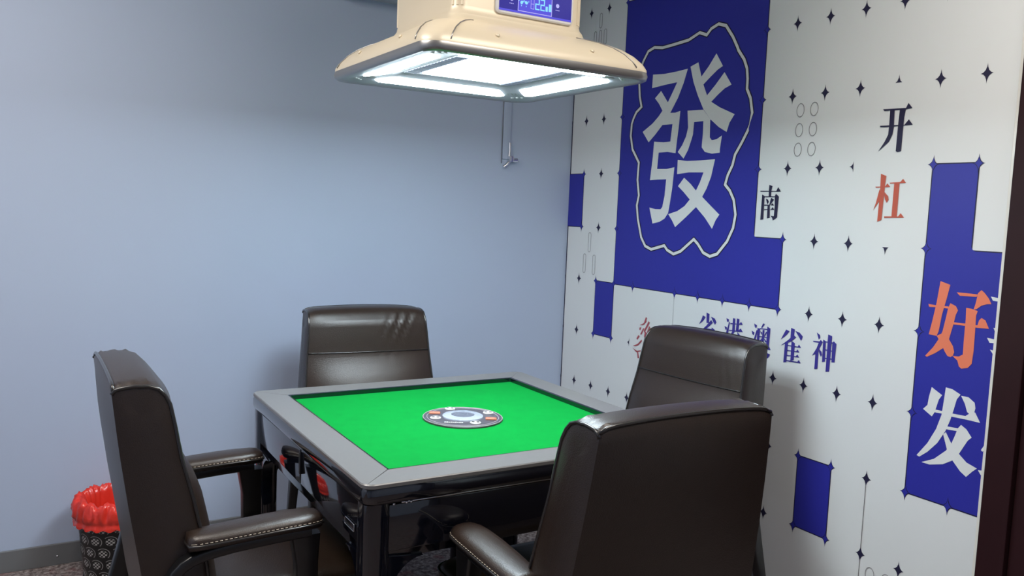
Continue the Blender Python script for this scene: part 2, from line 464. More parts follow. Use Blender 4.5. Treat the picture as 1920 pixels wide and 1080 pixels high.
flat_obj('tile_mark', marks, 3, M_MGREY, mural, 'fine grey rings, bars and seam lines on the white tiles')

GLYPHS = {
  'fa': ('white',[[(.658,1.9479),(.5861,1.9424),(.5142,1.9431),(.4462,1.9466),(.4661,1.8926),(.4934,1.8385),(.5357,1.7799),(.5854,1.7927),(.5546,1.8242),(.528,1.8636),(.5046,1.8999),(.5822,1.897),(.6595,1.8921)],[(.6005,1.8748),(.5546,1.8242),(.5357,1.7799),(.5854,1.7927),(.6096,1.823),(.6368,1.8478)],[(.5854,1.7927),(.5357,1.7799),(.5282,1.7761),(.5541,1.748),(.5803,1.7337),(.6237,1.6956),(.6625,1.6667),(.7053,1.7127),(.6436,1.744),(.6082,1.7701)],[(.5358,1.7798),(.5051,1.7783),(.4758,1.7832),(.4798,1.7171),(.4851,1.6695),(.49,1.615),(.539,1.6216),(.594,1.6209),(.5982,1.5531),(.5382,1.5519),(.4917,1.558),(.4978,1.4723),(.5087,1.3995),(.5143,1.3703),(.5344,1.3478),(.5639,1.334),(.6082,1.3249),(.634,1.3918),(.5964,1.3858),(.5626,1.3858),(.5524,1.3952),(.5423,1.4395),(.5375,1.5097),(.5901,1.5093),(.64,1.507),(.6297,1.6067),(.6268,1.6677),(.5678,1.6622),(.5257,1.6632),(.5185,1.7335),(.5803,1.7337),(.5589,1.764)],[(.4315,1.9525),(.3879,1.9642),(.3663,1.9065),(.3526,1.8747),(.3288,1.8307),(.3034,1.8039),(.2566,1.7793),(.1765,1.7472),(.2,1.7178),(.2122,1.6837),(.2552,1.7048),(.3001,1.7359),(.3443,1.779),(.3792,1.8336),(.4092,1.8903)],[(.3663,1.9065),(.3289,1.9416),(.2914,1.9852),(.2531,1.9333),(.2796,1.9226),(.3146,1.9006),(.3526,1.8747)],[(.3288,1.8307),(.2852,1.8675),(.2423,1.9089),(.2023,1.8587),(.2369,1.8477),(.2712,1.827),(.3034,1.8039)],[(.4335,1.7804),(.4246,1.7136),(.4333,1.6791),(.4534,1.6447),(.477,1.6192),(.4406,1.5913),(.4174,1.6239),(.4008,1.6652),(.394,1.6847),(.3916,1.7328)],[(.4335,1.7804),(.344,1.7772),(.3002,1.736),(.3401,1.7331),(.3916,1.7328)],[(.3401,1.7331),(.3029,1.7362),(.2994,1.668),(.2878,1.6568),(.2615,1.6593),(.2351,1.672),(.2415,1.6202),(.2409,1.6075),(.2821,1.605),(.3217,1.6132),(.3403,1.6311),(.3406,1.645),(.3385,1.6816)],[(.4742,1.587),(.4189,1.5811),(.3384,1.5811),(.2636,1.5833),(.2792,1.5163),(.2994,1.4719),(.321,1.4391),(.3579,1.4633),(.3384,1.4963),(.322,1.5341),(.4047,1.5356),(.4734,1.5297)],[(.4302,1.5148),(.3905,1.4897),(.3579,1.4633),(.321,1.4391),(.2744,1.4069),(.2224,1.3721),(.2407,1.3495),(.2568,1.3164),(.2992,1.3581),(.3522,1.3986),(.4047,1.3587),(.4665,1.3154),(.4876,1.3418),(.5125,1.3667),(.4589,1.3806),(.4187,1.4011),(.3902,1.428),(.4289,1.4579),(.4634,1.4812)]]),
  'hao': ('coral',[[(-.6823,1.2017),(-.713,1.1937),(-.711,1.1835),(-.7061,1.1557),(-.6958,1.1053),(-.6899,1.055),(-.6851,1.0412),(-.6604,1.0419),(-.6676,1.0811),(-.6761,1.1378)],[(-.6511,1.1313),(-.6722,1.13),(-.7129,1.1311),(-.7135,1.1248),(-.6713,1.1241),(-.6544,1.1229)],[(-.7125,1.1262),(-.7179,1.1412),(-.7347,1.1346),(-.7422,1.1232),(-.737,1.1106),(-.7323,1.0813),(-.7232,1.0368),(-.7079,1.0083),(-.6853,.9899),(-.6604,.9744),(-.6554,.9774),(-.6776,1.0063),(-.692,1.032),(-.7018,1.0568),(-.7085,1.0983)],[(-.6851,1.0412),(-.698,1.0489),(-.7232,1.0368),(-.7367,1.0188),(-.742,1.0024),(-.7392,.9918),(-.7323,.9863),(-.7233,.9876),(-.7148,.9978),(-.706,1.0123),(-.6885,1.0373)],[(-.7334,1.1743),(-.7657,1.1749),(-.7954,1.1745),(-.7918,1.1674),(-.7435,1.1655)],[(-.795,1.1781),(-.8039,1.1879),(-.8128,1.1813),(-.8266,1.1663),(-.8347,1.152),(-.8239,1.1508),(-.8079,1.1447),(-.795,1.1334),(-.7868,1.131),(-.7908,1.1483),(-.7934,1.1653)],[(-.7652,1.1334),(-.781,1.1325),(-.7989,1.1283),(-.7953,1.1153),(-.7967,1.0706),(-.7977,1.0145),(-.7955,.9775),(-.7853,.9643),(-.7672,.9586),(-.7594,.9638),(-.7535,.9799),(-.7378,.9907),(-.7568,.992),(-.7677,.9996),(-.767,1.0379),(-.7669,1.1003)],[(-.7318,1.0876),(-.768,1.0885),(-.802,1.0882),(-.8027,1.0813),(-.7686,1.0821),(-.7323,1.0813)],[(-.8019,1.0896),(-.8049,1.1026),(-.8111,1.1104),(-.8227,1.105),(-.8344,1.0831),(-.8027,1.0813)]]),
  'fa_simplified': ('white',[[(-.6842,.8884),(-.7177,.8712),(-.7091,.8564),(-.7019,.8256),(-.7008,.8188),(-.6922,.8022),(-.6632,.8184),(-.6757,.8327),(-.6784,.8595)],[(-.6986,.8248),(-.7236,.8251),(-.7243,.8178),(-.696,.8161)],[(-.7467,.8247),(-.7915,.8266),(-.8089,.8423),(-.8182,.8428),(-.8345,.8172),(-.7956,.8171),(-.7476,.8153)],[(-.7269,.8962),(-.7467,.8949),(-.7718,.8843),(-.7621,.868),(-.7556,.8347),(-.7486,.8043),(-.7371,.7693),(-.716,.7282),(-.6885,.6945),(-.6645,.673),(-.6555,.6755),(-.6861,.7203),(-.7088,.7687),(-.7214,.8139),(-.7243,.8533)],[(-.7737,.8816),(-.7958,.8816),(-.8141,.87),(-.8176,.8552),(-.8153,.8406),(-.8067,.8324),(-.7951,.8391),(-.7868,.8608)],[(-.7374,.7839),(-.773,.7863),(-.7706,.7777),(-.7366,.775)],[(-.7814,.7985),(-.7982,.7894),(-.8147,.77),(-.8043,.7579),(-.7936,.7361),(-.7829,.7141),(-.7658,.69),(-.738,.6708),(-.6987,.6585),(-.6728,.6587),(-.7104,.6792),(-.744,.713),(-.7581,.7377),(-.7657,.7605),(-.773,.7863)],[(-.7315,.7582),(-.739,.7666),(-.7581,.7377),(-.7829,.7141),(-.8069,.6954),(-.8374,.6869),(-.8247,.6737),(-.8092,.6542),(-.7907,.6652),(-.7658,.69),(-.7469,.717)]]),
  'fragment_upper': ('white',[[(-.8314,1.1728),(-.8706,1.1698),(-.8716,1.1591),(-.8506,1.1613),(-.8378,1.162)],[(-.8313,1.0577),(-.8707,1.0555),(-.8691,1.0443),(-.8515,1.0456),(-.8393,1.045)],[(-.8424,1.0262),(-.871,1.024),(-.8694,1.0128),(-.8508,1.0157)],[(-.8462,1.0875),(-.865,1.0875),(-.8633,1.0776),(-.8511,1.0786)]]),
  'fragment_lower': ('white',[[(-.8547,.7634),(-.8694,.7842),(-.8711,.7662),(-.8563,.7468),(-.848,.7383),(-.8437,.7418)],[(-.8408,.6832),(-.8785,.6865),(-.8766,.6751),(-.8556,.6735),(-.8496,.6717)]]),
  'kai': ('navy',[[(-.4475,1.7141),(-.5252,1.712),(-.5323,1.7263),(-.5464,1.7102),(-.5256,1.7077),(-.453,1.7084)],[(-.4411,1.6641),(-.5251,1.662),(-.5378,1.677),(-.552,1.6603),(-.4576,1.6586),(-.4425,1.6596)],[(-.4725,1.7098),(-.4881,1.7099),(-.4897,1.6557),(-.4868,1.6342),(-.4766,1.613),(-.4419,1.5846),(-.4617,1.6137),(-.4721,1.635),(-.4732,1.6655)],[(-.5053,1.7106),(-.5255,1.709),(-.5221,1.6836),(-.5205,1.5829),(-.5087,1.5803),(-.5026,1.5836),(-.5035,1.6635)]]),
  'gang': ('red',[[(-.4583,1.5157),(-.4778,1.5087),(-.4759,1.4859),(-.4729,1.373),(-.4584,1.3668),(-.4603,1.455)],[(-.4418,1.4759),(-.4767,1.4771),(-.4833,1.4858),(-.4942,1.4748),(-.4446,1.4727)],[(-.4576,1.4683),(-.4676,1.4417),(-.452,1.4193),(-.4409,1.4021),(-.4489,1.426)],[(-.4759,1.4594),(-.4894,1.4463),(-.4919,1.4353),(-.4863,1.4264),(-.4789,1.4374),(-.4757,1.4506)],[(-.4905,1.488),(-.5267,1.4899),(-.5353,1.4993),(-.546,1.4867),(-.4933,1.4849)],[(-.5068,1.4857),(-.5247,1.4856),(-.5243,1.3855),(-.5064,1.385)],[(-.4813,1.3844),(-.5291,1.3856),(-.5363,1.3954),(-.5495,1.3819),(-.4817,1.3799)]]),
  'nan': ('navy',[[(-.0139,1.484),(-.029,1.4796),(-.0248,1.463),(-.0257,1.4402),(-.0144,1.4402),(-.0135,1.463)],[(.0268,1.463),(-.0473,1.4621),(-.055,1.476),(-.0686,1.4596),(.0253,1.4591)],[(.0163,1.4497),(.0018,1.4427),(.0047,1.4365),(.0037,1.3604),(.0174,1.3582),(.0166,1.4275)],[(.0053,1.4432),(-.0423,1.4435),(-.0426,1.44),(.005,1.4397)],[(-.0423,1.4439),(-.0471,1.4526),(-.0613,1.4422),(-.0597,1.411),(-.059,1.3692),(-.041,1.3574),(-.0368,1.3669),(-.0293,1.3746),(-.0441,1.3732),(-.0452,1.4108)],[(-.0023,1.4348),(-.0129,1.4314),(-.0171,1.4226),(-.011,1.4146)],[(-.0259,1.4385),(-.0294,1.4368),(-.04,1.4316),(-.0227,1.4104),(-.0255,1.3666),(-.0132,1.3644),(-.0123,1.412),(-.0201,1.4139)],[(.0038,1.4135),(-.0145,1.4135),(-.0148,1.4099),(.0035,1.4096)],[(-.0272,1.4108),(-.0332,1.4197),(-.0418,1.4111)],[(.0024,1.3973),(-.0148,1.3976),(-.0151,1.3945),(.0021,1.3941)],[(-.0241,1.395),(-.0306,1.3983),(-.0356,1.4057),(-.0444,1.3954)]]),
  'sheng': ('ink',[[(.277,.9772),(.2605,.9728),(.2729,.9563),(.2955,.9394),(.2826,.9616)],[(.2576,.9912),(.2412,.9868),(.2404,.9509),(.2549,.9506)],[(.2328,.9781),(.2108,.9728),(.2016,.9595),(.2087,.9488),(.2185,.9588)],[(.2303,.9653),(.2204,.9553),(.2478,.9319),(.2831,.9152),(.2553,.939)],[(.2603,.9284),(.2466,.9284),(.2488,.8808),(.2634,.8805)],[(.2247,.9368),(.207,.9296),(.214,.8823),(.2289,.8819)],[(.2521,.9296),(.2205,.9309),(.2203,.9276),(.2519,.9264)],[(.2531,.9147),(.2215,.9161),(.2212,.9128),(.2528,.9114)],[(.2518,.9001),(.2224,.9012),(.2222,.898),(.2516,.8968)],[(.2573,.8844),(.2233,.8857),(.223,.8825),(.2571,.8811)]]),
  'gang_harbour': ('ink',[[(.1511,.983),(.1371,.9794),(.1384,.9697),(.1469,.9695)],[(.1584,.952),(.145,.9481),(.1463,.9383),(.1529,.939)],[(.1362,.97),(.132,.9706),(.1374,.9253),(.1484,.9029),(.1545,.9083)],[(.1177,.9874),(.1059,.9868),(.1049,.938),(.1183,.936)],[(.0976,.9888),(.085,.9873),(.0863,.9407),(.0995,.9388)],[(.1296,.9674),(.0854,.9691),(.0759,.9789),(.0675,.9685),(.1292,.963)],[(.1337,.9408),(.0894,.9428),(.0758,.9539),(.0643,.9418),(.1333,.9364)],[(.1163,.9379),(.1049,.938),(.1242,.9066),(.1426,.8958)],[(.0933,.9403),(.0644,.9189),(.072,.9115),(.0875,.9217)],[(.1189,.9191),(.0811,.9201),(.0808,.917),(.1186,.9154)],[(.0874,.9208),(.0761,.9203),(.079,.9057),(.0882,.9058)],[(.121,.9188),(.1117,.9187),(.1141,.8891),(.1239,.8888)],[(.1177,.9051),(.082,.9068),(.0817,.9037),(.1174,.9019)],[(.1229,.8915),(.0745,.8929),(.0672,.9044),(.0627,.891),(.078,.8848),(.1223,.8852)]]),
  'ao': ('ink',[[(.013,.9816),(-.0014,.9765),(.0016,.9654),(.0078,.9676)],[(.0218,.9539),(.0081,.9491),(.0111,.9379),(.0183,.9414)],[(-.0009,.9596),(-.0057,.9588),(.0007,.9195),(.0123,.9053),(.0114,.9178)],[(-.0299,.9875),(-.0378,.9862),(-.0257,.9693),(-.0215,.9717)],[(-.0049,.9679),(-.017,.965),(-.0168,.9008),(-.0054,.9005)],[(-.014,.9682),(-.0528,.9701),(-.0531,.9672),(-.0143,.9646)],[(-.0501,.9788),(-.0652,.9734),(-.0627,.9022),(-.0727,.8978),(-.0575,.8959),(-.0499,.9031)],[(-.0146,.9393),(-.0496,.941),(-.0499,.9383),(-.0149,.936)],[(-.0293,.9637),(-.0382,.9644),(-.0386,.9074),(-.0293,.9065)],[(-.0176,.959),(-.0282,.9538),(-.0259,.9444)],[(-.0394,.947),(-.047,.9615),(-.0509,.9572),(-.041,.9418)],[(-.0298,.9364),(-.0176,.9193),(-.0213,.9168),(-.034,.9325)],[(-.0352,.9372),(-.0519,.9247),(-.0461,.9201)],[(-.0101,.9003),(-.057,.9019),(-.0641,.9085),(-.0728,.8972),(-.0105,.8961)],[(-.0313,.9062),(-.0457,.907),(-.0362,.8826),(-.0149,.8698)],[(-.0378,.8905),(-.0507,.8857),(-.0712,.881),(-.0604,.864),(-.0478,.8748)]]),
  'que': ('ink',[[(-.1347,.9804),(-.1497,.9767),(-.1383,.9618),(-.1141,.9419),(-.1268,.966)],[(-.1559,.9893),(-.1724,.9859),(-.1701,.952),(-.1558,.9498)],[(-.1746,.9818),(-.1946,.9775),(-.208,.9665),(-.2024,.9497),(-.1905,.9638)],[(-.1688,.9664),(-.1802,.9594),(-.1584,.9414),(-.116,.9213),(-.1471,.9455)],[(-.1339,.9361),(-.1471,.9367),(-.1449,.8669),(-.1324,.8632)],[(-.1617,.9448),(-.1767,.9384),(-.1766,.8799),(-.1626,.8745)],[(-.145,.9272),(-.2025,.9295),(-.2028,.926),(-.1453,.924)],[(-.1885,.9272),(-.1947,.9369),(-.2046,.9263)],[(-.1447,.9103),(-.1952,.9117),(-.198,.909),(-.145,.9068)],[(-.1829,.9096),(-.19,.9187),(-.199,.9091)],[(-.1445,.8926),(-.1968,.8945),(-.1988,.8917),(-.1448,.8891)],[(-.1827,.8921),(-.1907,.9019),(-.1995,.8918)],[(-.1443,.8742),(-.2055,.8768),(-.2069,.873),(-.1446,.8704)],[(-.1914,.8743),(-.1988,.8838),(-.2069,.873)]]),
  'shen': ('ink',[[(-.2641,.9892),(-.2772,.9826),(-.2798,.9731),(-.2736,.9665)],[(-.2522,.9589),(-.2775,.9606),(-.2821,.9664),(-.291,.9608),(-.2782,.9347),(-.2647,.9154),(-.2516,.908),(-.2679,.9358),(-.2746,.9554),(-.2525,.9553)],[(-.2646,.9268),(-.2767,.933),(-.2775,.8678),(-.2649,.864)],[(-.2764,.9358),(-.2883,.9279),(-.2916,.9171),(-.2871,.9107),(-.2792,.9235)],[(-.2919,.9694),(-.3023,.9653),(-.3052,.8969),(-.2937,.8935)],[(-.3101,.989),(-.3262,.9858),(-.3245,.8667),(-.3105,.8635)],[(-.3287,.9653),(-.3348,.9696),(-.3446,.9623),(-.3427,.9008),(-.3308,.8987)],[(-.3007,.9648),(-.332,.965),(-.3323,.9614),(-.301,.9612)],[(-.3031,.9379),(-.3312,.9378),(-.3315,.9343),(-.3034,.9343)],[(-.304,.9099),(-.3319,.9115),(-.3323,.9076),(-.3043,.9063)]]),
  'small_red': ('redink',[[(.6168,.9265),(.6083,.921),(.6232,.8926),(.6301,.893)],[(.656,.8854),(.6324,.8958),(.6095,.9116),(.6128,.9033),(.6318,.8888)],[(.5974,.9106),(.5898,.9051),(.6066,.8778),(.6202,.8573),(.6256,.8645)],[(.5917,.8904),(.5853,.8848),(.5936,.8665),(.6079,.8459),(.6053,.8621)],[(.6551,.8748),(.6431,.8779),(.648,.8639),(.6551,.8655)],[(.6307,.8757),(.6225,.8755),(.6383,.8466),(.6486,.8464)],[(.6177,.8656),(.6048,.8569),(.617,.834),(.6216,.8412)],[(.6585,.8423),(.651,.8367),(.6648,.8199),(.6715,.8256)],[(.6934,.7885),(.6613,.803),(.6365,.8256),(.6331,.8182),(.6567,.7971),(.6768,.7898)],[(.6948,.7801),(.6628,.7719),(.6387,.7786),(.6382,.7734),(.6663,.7646)],[(.6627,.7706),(.6541,.7667),(.6458,.7426),(.656,.7409)],[(.6269,.8085),(.6223,.8013),(.6249,.7849),(.6294,.7895)],[(.5932,.8613),(.5651,.8576),(.5552,.833),(.5716,.8409)],[(.6176,.8179),(.5866,.8307),(.5685,.8047),(.599,.7892)]]),
}
OUTLINE = [(.6579,2.0599),(.6071,2.0512),(.538,2.0541),(.4518,2.0592),(.3906,2.0783),(.3506,2.0634),(.3278,2.0834),(.2895,2.0949),(.2499,2.0821),(.211,2.0355),(.1845,1.9943),(.1777,1.9809),(.1463,1.9437),(.1293,1.9088),(.1232,1.8713),(.1227,1.8344),(.1031,1.7998),(.0901,1.7455),(.1019,1.6931),(.0984,1.7061),(.106,1.6824),(.1317,1.6401),(.1612,1.5972),(.1712,1.5579),(.1918,1.521),(.2025,1.486),(.1764,1.4634),(.153,1.4286),(.1394,1.3742),(.1471,1.3241),(.1733,1.2727),(.2212,1.2216),(.2595,1.2097),(.297,1.2218),(.3296,1.254),(.3537,1.2712),(.4264,1.2189),(.4674,1.2054),(.5068,1.2194),(.5264,1.2365),(.6074,1.216),(.6476,1.2279),(.6772,1.2635),(.7063,1.3427),(.7175,1.4),(.7077,1.4431),(.7223,1.5089),(.7197,1.5831),(.7681,1.642),(.785,1.7003),(.782,1.7518),(.7718,1.7744),(.7547,1.7998),(.7222,1.8198),(.7373,1.8634),(.7465,1.9268),(.743,1.9743),(.7273,2.0105),(.6971,2.049)]

MCOL = {'white': M_MWHITE, 'coral': M_MCORAL, 'navy': M_MNAVY, 'red': M_MRED, 'ink': M_MINK, 'redink': M_MREDINK}
GLAB = {'fa': ('printed_character', 'large white character on the big blue block'), 'hao': ('printed_character', 'coral character on the blue block beside the door'),
        'fa_simplified': ('printed_character', 'white character below the coral one'), 'fragment_upper': ('character_fragment', 'white stroke ends cut off by the door beside the coral character'),
        'fragment_lower': ('character_fragment', 'white stroke ends cut off by the door beside the white character'),
        'kai': ('printed_character', 'dark navy character above the red one'), 'gang': ('printed_character', 'red character below the navy one'),
        'nan': ('printed_character', 'small navy character on the tile beside the big blue block'), 'sheng': ('printed_character', 'first blue character of the row of five'),
        'gang_harbour': ('printed_character', 'second blue character of the row of five'), 'ao': ('printed_character', 'third blue character of the row of five'),
        'que': ('printed_character', 'fourth blue character of the row of five'), 'shen': ('printed_character', 'last blue character of the row of five'),
        'small_red': ('printed_character', 'small red slanted characters beside the far chair')}
def clip_poly(q): return [(max(Y_LO, min(Y_HI, a)), b) for a, b in q]
for k, (c, polys) in GLYPHS.items():
    nm, lb = GLAB[k]
    flat_obj(nm, [clip_poly(q) for q in polys], 4, MCOL[c], mural, lb)
o_bg = flat_obj('outline_edge', stroke(OUTLINE, .020, True), 3, M_MNAVY, mural, 'dark edge of the jagged white outline')  # printed navy border, wider than the white line over it
flat_obj('jagged_outline', stroke(OUTLINE, .0115, True), 4, M_MWHITE, mural, 'jagged white outline around the large character')

# ================================================================== LAMP HOOD over the table
HX, HY = 0.017, -0.022
hood = thing('mahjong_table_lamp', 'champagne square hood lamp with lit white panels and blue display above the green table', 'lamp', (HX, HY, 1.712))
def ring_pts(h, r, z, n=6): return [(x, y, z) for x, y in rounded_loop(h, h, r, n)]
Z = lambda a: a - 1.712
bm = bmesh.new()
prof = [(.334, .05, 1.735), (.3335, .05, 1.742), (.326, .05, 1.757), (.310, .05, 1.776), (.288, .05, 1.793), (.262, .048, 1.806), (.236, .045, 1.815), (.217, .042, 1.820), (.2075, .040, 1.826), (.203, .038, 1.838)]
add_loft(bm, [ring_pts(h, r, Z(z), 8) for h, r, z in prof], False, False)
link_mesh('skirt', bm, M_BEIGE, hood)
bm = bmesh.new()
add_loft(bm, [ring_pts(h, r, Z(z), 8) for h, r, z in ((.316, .045, 1.716), (.328, .05, 1.712), (.334, .05, 1.716), (.336, .05, 1.726), (.334, .05, 1.735))], False, False)
link_mesh('rim_band', bm, M_SILVER, hood)
bm = bmesh.new()
add_loft(bm, [ring_pts(h, r, Z(z), 8) for h, r, z in ((.203, .038, 1.838), (.1975, .036, 1.846), (.195, .036, 1.86), (.195, .036, 2.30), (.19, .034, 2.31))], False, True)
# vertical flutes at the rounded corners
for sx, sy in ((-1, -1), (1, -1), (-1, 1), (1, 1)):
    for a in (25, 45, 65):
        t = math.radians(a); cx, cy = sx*(.195-.036+.0355*math.cos(t)), sy*(.195-.036+.0355*math.sin(t))
        add_tube(bm, [(cx, cy, Z(1.86)), (cx, cy, Z(2.295))], .0035, 6)
link_mesh('lamp_body', bm, M_BEIGE, hood, True, None, math.radians(40))
bm = bmesh.new()
add_lathe(bm, [(.06, Z(2.305)), (.06, Z(2.5)), (.105, Z(2.51)), (.105, Z(ZC)-.001)], 24)
link_mesh('ceiling_duct', bm, M_SILVER, hood, True, None, math.radians(40))
# underside tray
bm = bmesh.new()
add_loft(bm, [ring_pts(h, r, Z(z), 8) for h, r, z in ((.322, .045, 1.7150), (.314, .045, 1.7165), (.186, .02, 1.7355), (.180, .02, 1.7385))], False, True)
link_mesh('underside_tray', bm, M_TRAY, hood, True, None, math.radians(20))
def slope_z(rr): return 1.7165 + (0.314-rr)/(0.314-0.186)*(1.7355-1.7165)
for k in range(4):
    bm = bmesh.new()
    pts = []
    r0, r1, L0, L1 = .222, .280, .186, .222
    loop = [(-L1+.015, r1), (-L1, r1-.012), (-L0-.012, r0+.02), (-L0+.01, r0), (L0-.01, r0), (L0+.012, r0+.02), (L1, r1-.012), (L1-.015, r1)]
    top = [(x, y, Z(slope_z(y)) + .001) for x, y in loop]; bot = [(x*.985, y, Z(slope_z(y)) - .003) for x, y in loop]
    add_loft(bm, [top, bot])
    bmesh.ops.transform(bm, matrix=Matrix.Rotation(k*PI/2, 4, 'Z'), verts=bm.verts)
    link_mesh('light_bar', bm, M_LED, hood, False)
bm = bmesh.new()
add_box(bm, (-.128, -.172, Z(1.7350)), (.128, .138, Z(1.7380)), .0015, 1)
link_mesh('central_light_panel', bm, M_LED, hood, False)
for s in (-1, 1):
    bm = bmesh.new()
    add_box(bm, (s*.158-.016, -.172, Z(1.7360)), (s*.158+.016, .160, Z(1.7387)))
    vent = link_mesh('air_slot', bm, M_BLOOM, hood, False)
    bm = bmesh.new()
    for i in range(17):
        y = -.170 + i*.0195
        add_box(bm, (s*.158-.016, y, Z(1.7345)), (s*.158+.016, y+.0125, Z(1.7375)))
    link_mesh('slot_grille', bm, M_SLOT, vent, False)
# corner speaker dots and grooves on the tray
for sx, sy in ((-1, 1), (1, 1), (1, -1), (-1, -1)):
    bm = bmesh.new()
    for i in (-1, 0, 1):
        x, y = sx*(.272 + .016*i*0.7), sy*(.272 - .016*i*0.7)
        add_lathe(bm, [(.0058, 0), (.0055, -.002), (.003, -.0035)], 12, (x, y, Z(slope_z(.278))+.0005), False, True)
    link_mesh('corner_stud', bm, M_WKEY, hood)  # white colour stands in for the bright glints on the studs
    bm = bmesh.new()
    for i in range(4):
        t = -.018 + i*.012
        x0_, y0_ = sx*(.235+t*.7), sy*(.235-t*.7); x1_, y1_ = sx*(.258+t*.9), sy*(.258-t*.9)
        add_tube(bm, [(x0_, y0_, Z(slope_z(.235))-.0005), (x1_, y1_, Z(slope_z(.258))-.0005)], .0022, 6)
    link_mesh('corner_groove', bm, M_SILVER, hood)
# raised highlights / screws on the skirt
for k in range(4):
    for s in (-.14, .14):
        bm = bmesh.new()
        add_lathe(bm, [(.006, 0), (.0055, .0025), (.002, .004)], 10)
        bmesh.ops.transform(bm, matrix=Matrix.Rotation(k*PI/2, 4, 'Z') @ Matrix.Translation((s, -.3155, Z(1.7705))) @ Matrix.Rotation(math.radians(52), 4, 'X'), verts=bm.verts)
        link_mesh('screw_cap', bm, M_BEIGE, hood)
# skirt corner seams (pale pressed ridges)
for sx, sy in ((-1, -1), (1, -1), (-1, 1), (1, 1)):
    bm = bmesh.new()
    for d in (-.030, .030):
        path = []
        for h, r, z in prof[1:8]:
            a = h + .001
            px, py = (a - (.045-d if d > 0 else .0), a - (.0 if d > 0 else .045+d)) if False else (a, a-.062) if d > 0 else (a-.062, a)
            path.append((sx*px, sy*py, Z(z)+.0005))
        add_tube(bm, path, .0016, 6)
    link_mesh('corner_seam', bm, M_SILVER, hood)
# display
SXC, SX2, SZ0, SZ1 = 0.0345, 0.118, 1.8535, 1.990
yF = -.195
disp = bmesh.new()
add_loft(disp, [[(SXC+x, yF-d, Z((SZ0+SZ1)/2)+y) for x, y in rounded_loop(SX2-e, (SZ1-SZ0)/2-e, .012, 4)] for d, e in ((-.002, 0), (.006, 0), (.009, .003))], True, True)
screen_frame = link_mesh('display', disp, M_WHITEP, hood, True, None, math.radians(30))
yS = yF - .0094
def scr_poly(bm, pts, lift=0.0):
    f = bm.faces.new([bm.verts.new((SXC+x, yS-lift, Z(SZ0)+z)) for x, z in pts])
    f.normal_update()
    if f.normal.y > 0: f.normal_flip()
bm = bmesh.new(); scr_poly(bm, [(-.111, .008), (.111, .008), (.111, .129), (-.111, .129)])
link_mesh('screen', bm, M_SCREEN, screen_frame, False)
bm = bmesh.new(); scr_poly(bm, [(-.055, .014), (.048, .014), (.048, .125), (-.055, .125)], .0003)
scr_poly(bm, [(-.111, .008), (.111, .008), (.111, .013), (-.111, .013)], .0003)
link_mesh('screen_window', bm, M_SCRBLUE, screen_frame, False)
def scr_rect(bm, x0, x1, z0, z1, lift=.0006): scr_poly(bm, [(x0, z0), (x1, z0), (x1, z1), (x0, z1)], lift)
bm = bmesh.new()
for a in stroke([(-.055, .014), (.048, .014), (.048, .125), (-.055, .125)], .0018, True): scr_poly(bm, a, .0006)
def seven(bm, ox, oz, wd, ht, segs, t=.0032):
    S_ = {'a': (0, wd, ht-t, ht), 'g': (0, wd, ht/2-t/2, ht/2+t/2), 'd': (0, wd, 0, t), 'f': (0, t, ht/2, ht), 'b': (wd-t, wd, ht/2, ht), 'e': (0, t, 0, ht/2), 'c': (wd-t, wd, 0, ht/2)}
    for s in segs:
        x0, x1, z0, z1 = S_[s]; scr_rect(bm, ox+x0, ox+x1, oz+z0, oz+z1)
seven(bm, -.017, .0235, .0105, .0255, 'abcdefg', .0012)
for x, z in ((-.075, .040), (.066, .0435), (.066, .083), (-.095, .063)):   # small touch keys
    scr_poly(bm, [(x+.0055*math.cos(i*PI/4), z+.0055*math.sin(i*PI/4)) for i in range(8)], .0006)
    if z < .06:
        for q in range(3): scr_rect(bm, x-.006+q*.0045, x-.003+q*.0045, z-.0125, z-.0105)
link_mesh('screen_marks', bm, M_SCRLAV, screen_frame, False)
bm = bmesh.new()
seven(bm, -.0035, .0235, .0135, .0290, 'abged')
seven(bm, .0125, .0235, .0135, .0290, 'abged')
for x0, x1, z0, z1 in ((.0285, .0355, .024, .0365), (.0385, .0465, .0245, .0435), (.009, .0245, .0575, .0675)): scr_rect(bm, x0, x1, z0, z1)
for a in range(3):   # fan symbol
    t = a*2*PI/3 + PI/2; c_, s_ = math.cos(t), math.sin(t)
    blade = [(0, 0), (.007, -.0035), (.012, -.002), (.0125, .0035), (.008, .005)]
    scr_poly(bm, [(-.038 + x*c_ - y*s_, .040 + x*s_ + y*c_) for x, y in blade], .0006)
for a in range(6):
    t = a*PI/3; scr_rect(bm, -.038+.0145*math.cos(t)-.001, -.038+.0145*math.cos(t)+.001, .040+.0145*math.sin(t)-.0015, .040+.0145*math.sin(t)+.0015)
link_mesh('screen_digits', bm, M_SCRCYAN, screen_frame, False)

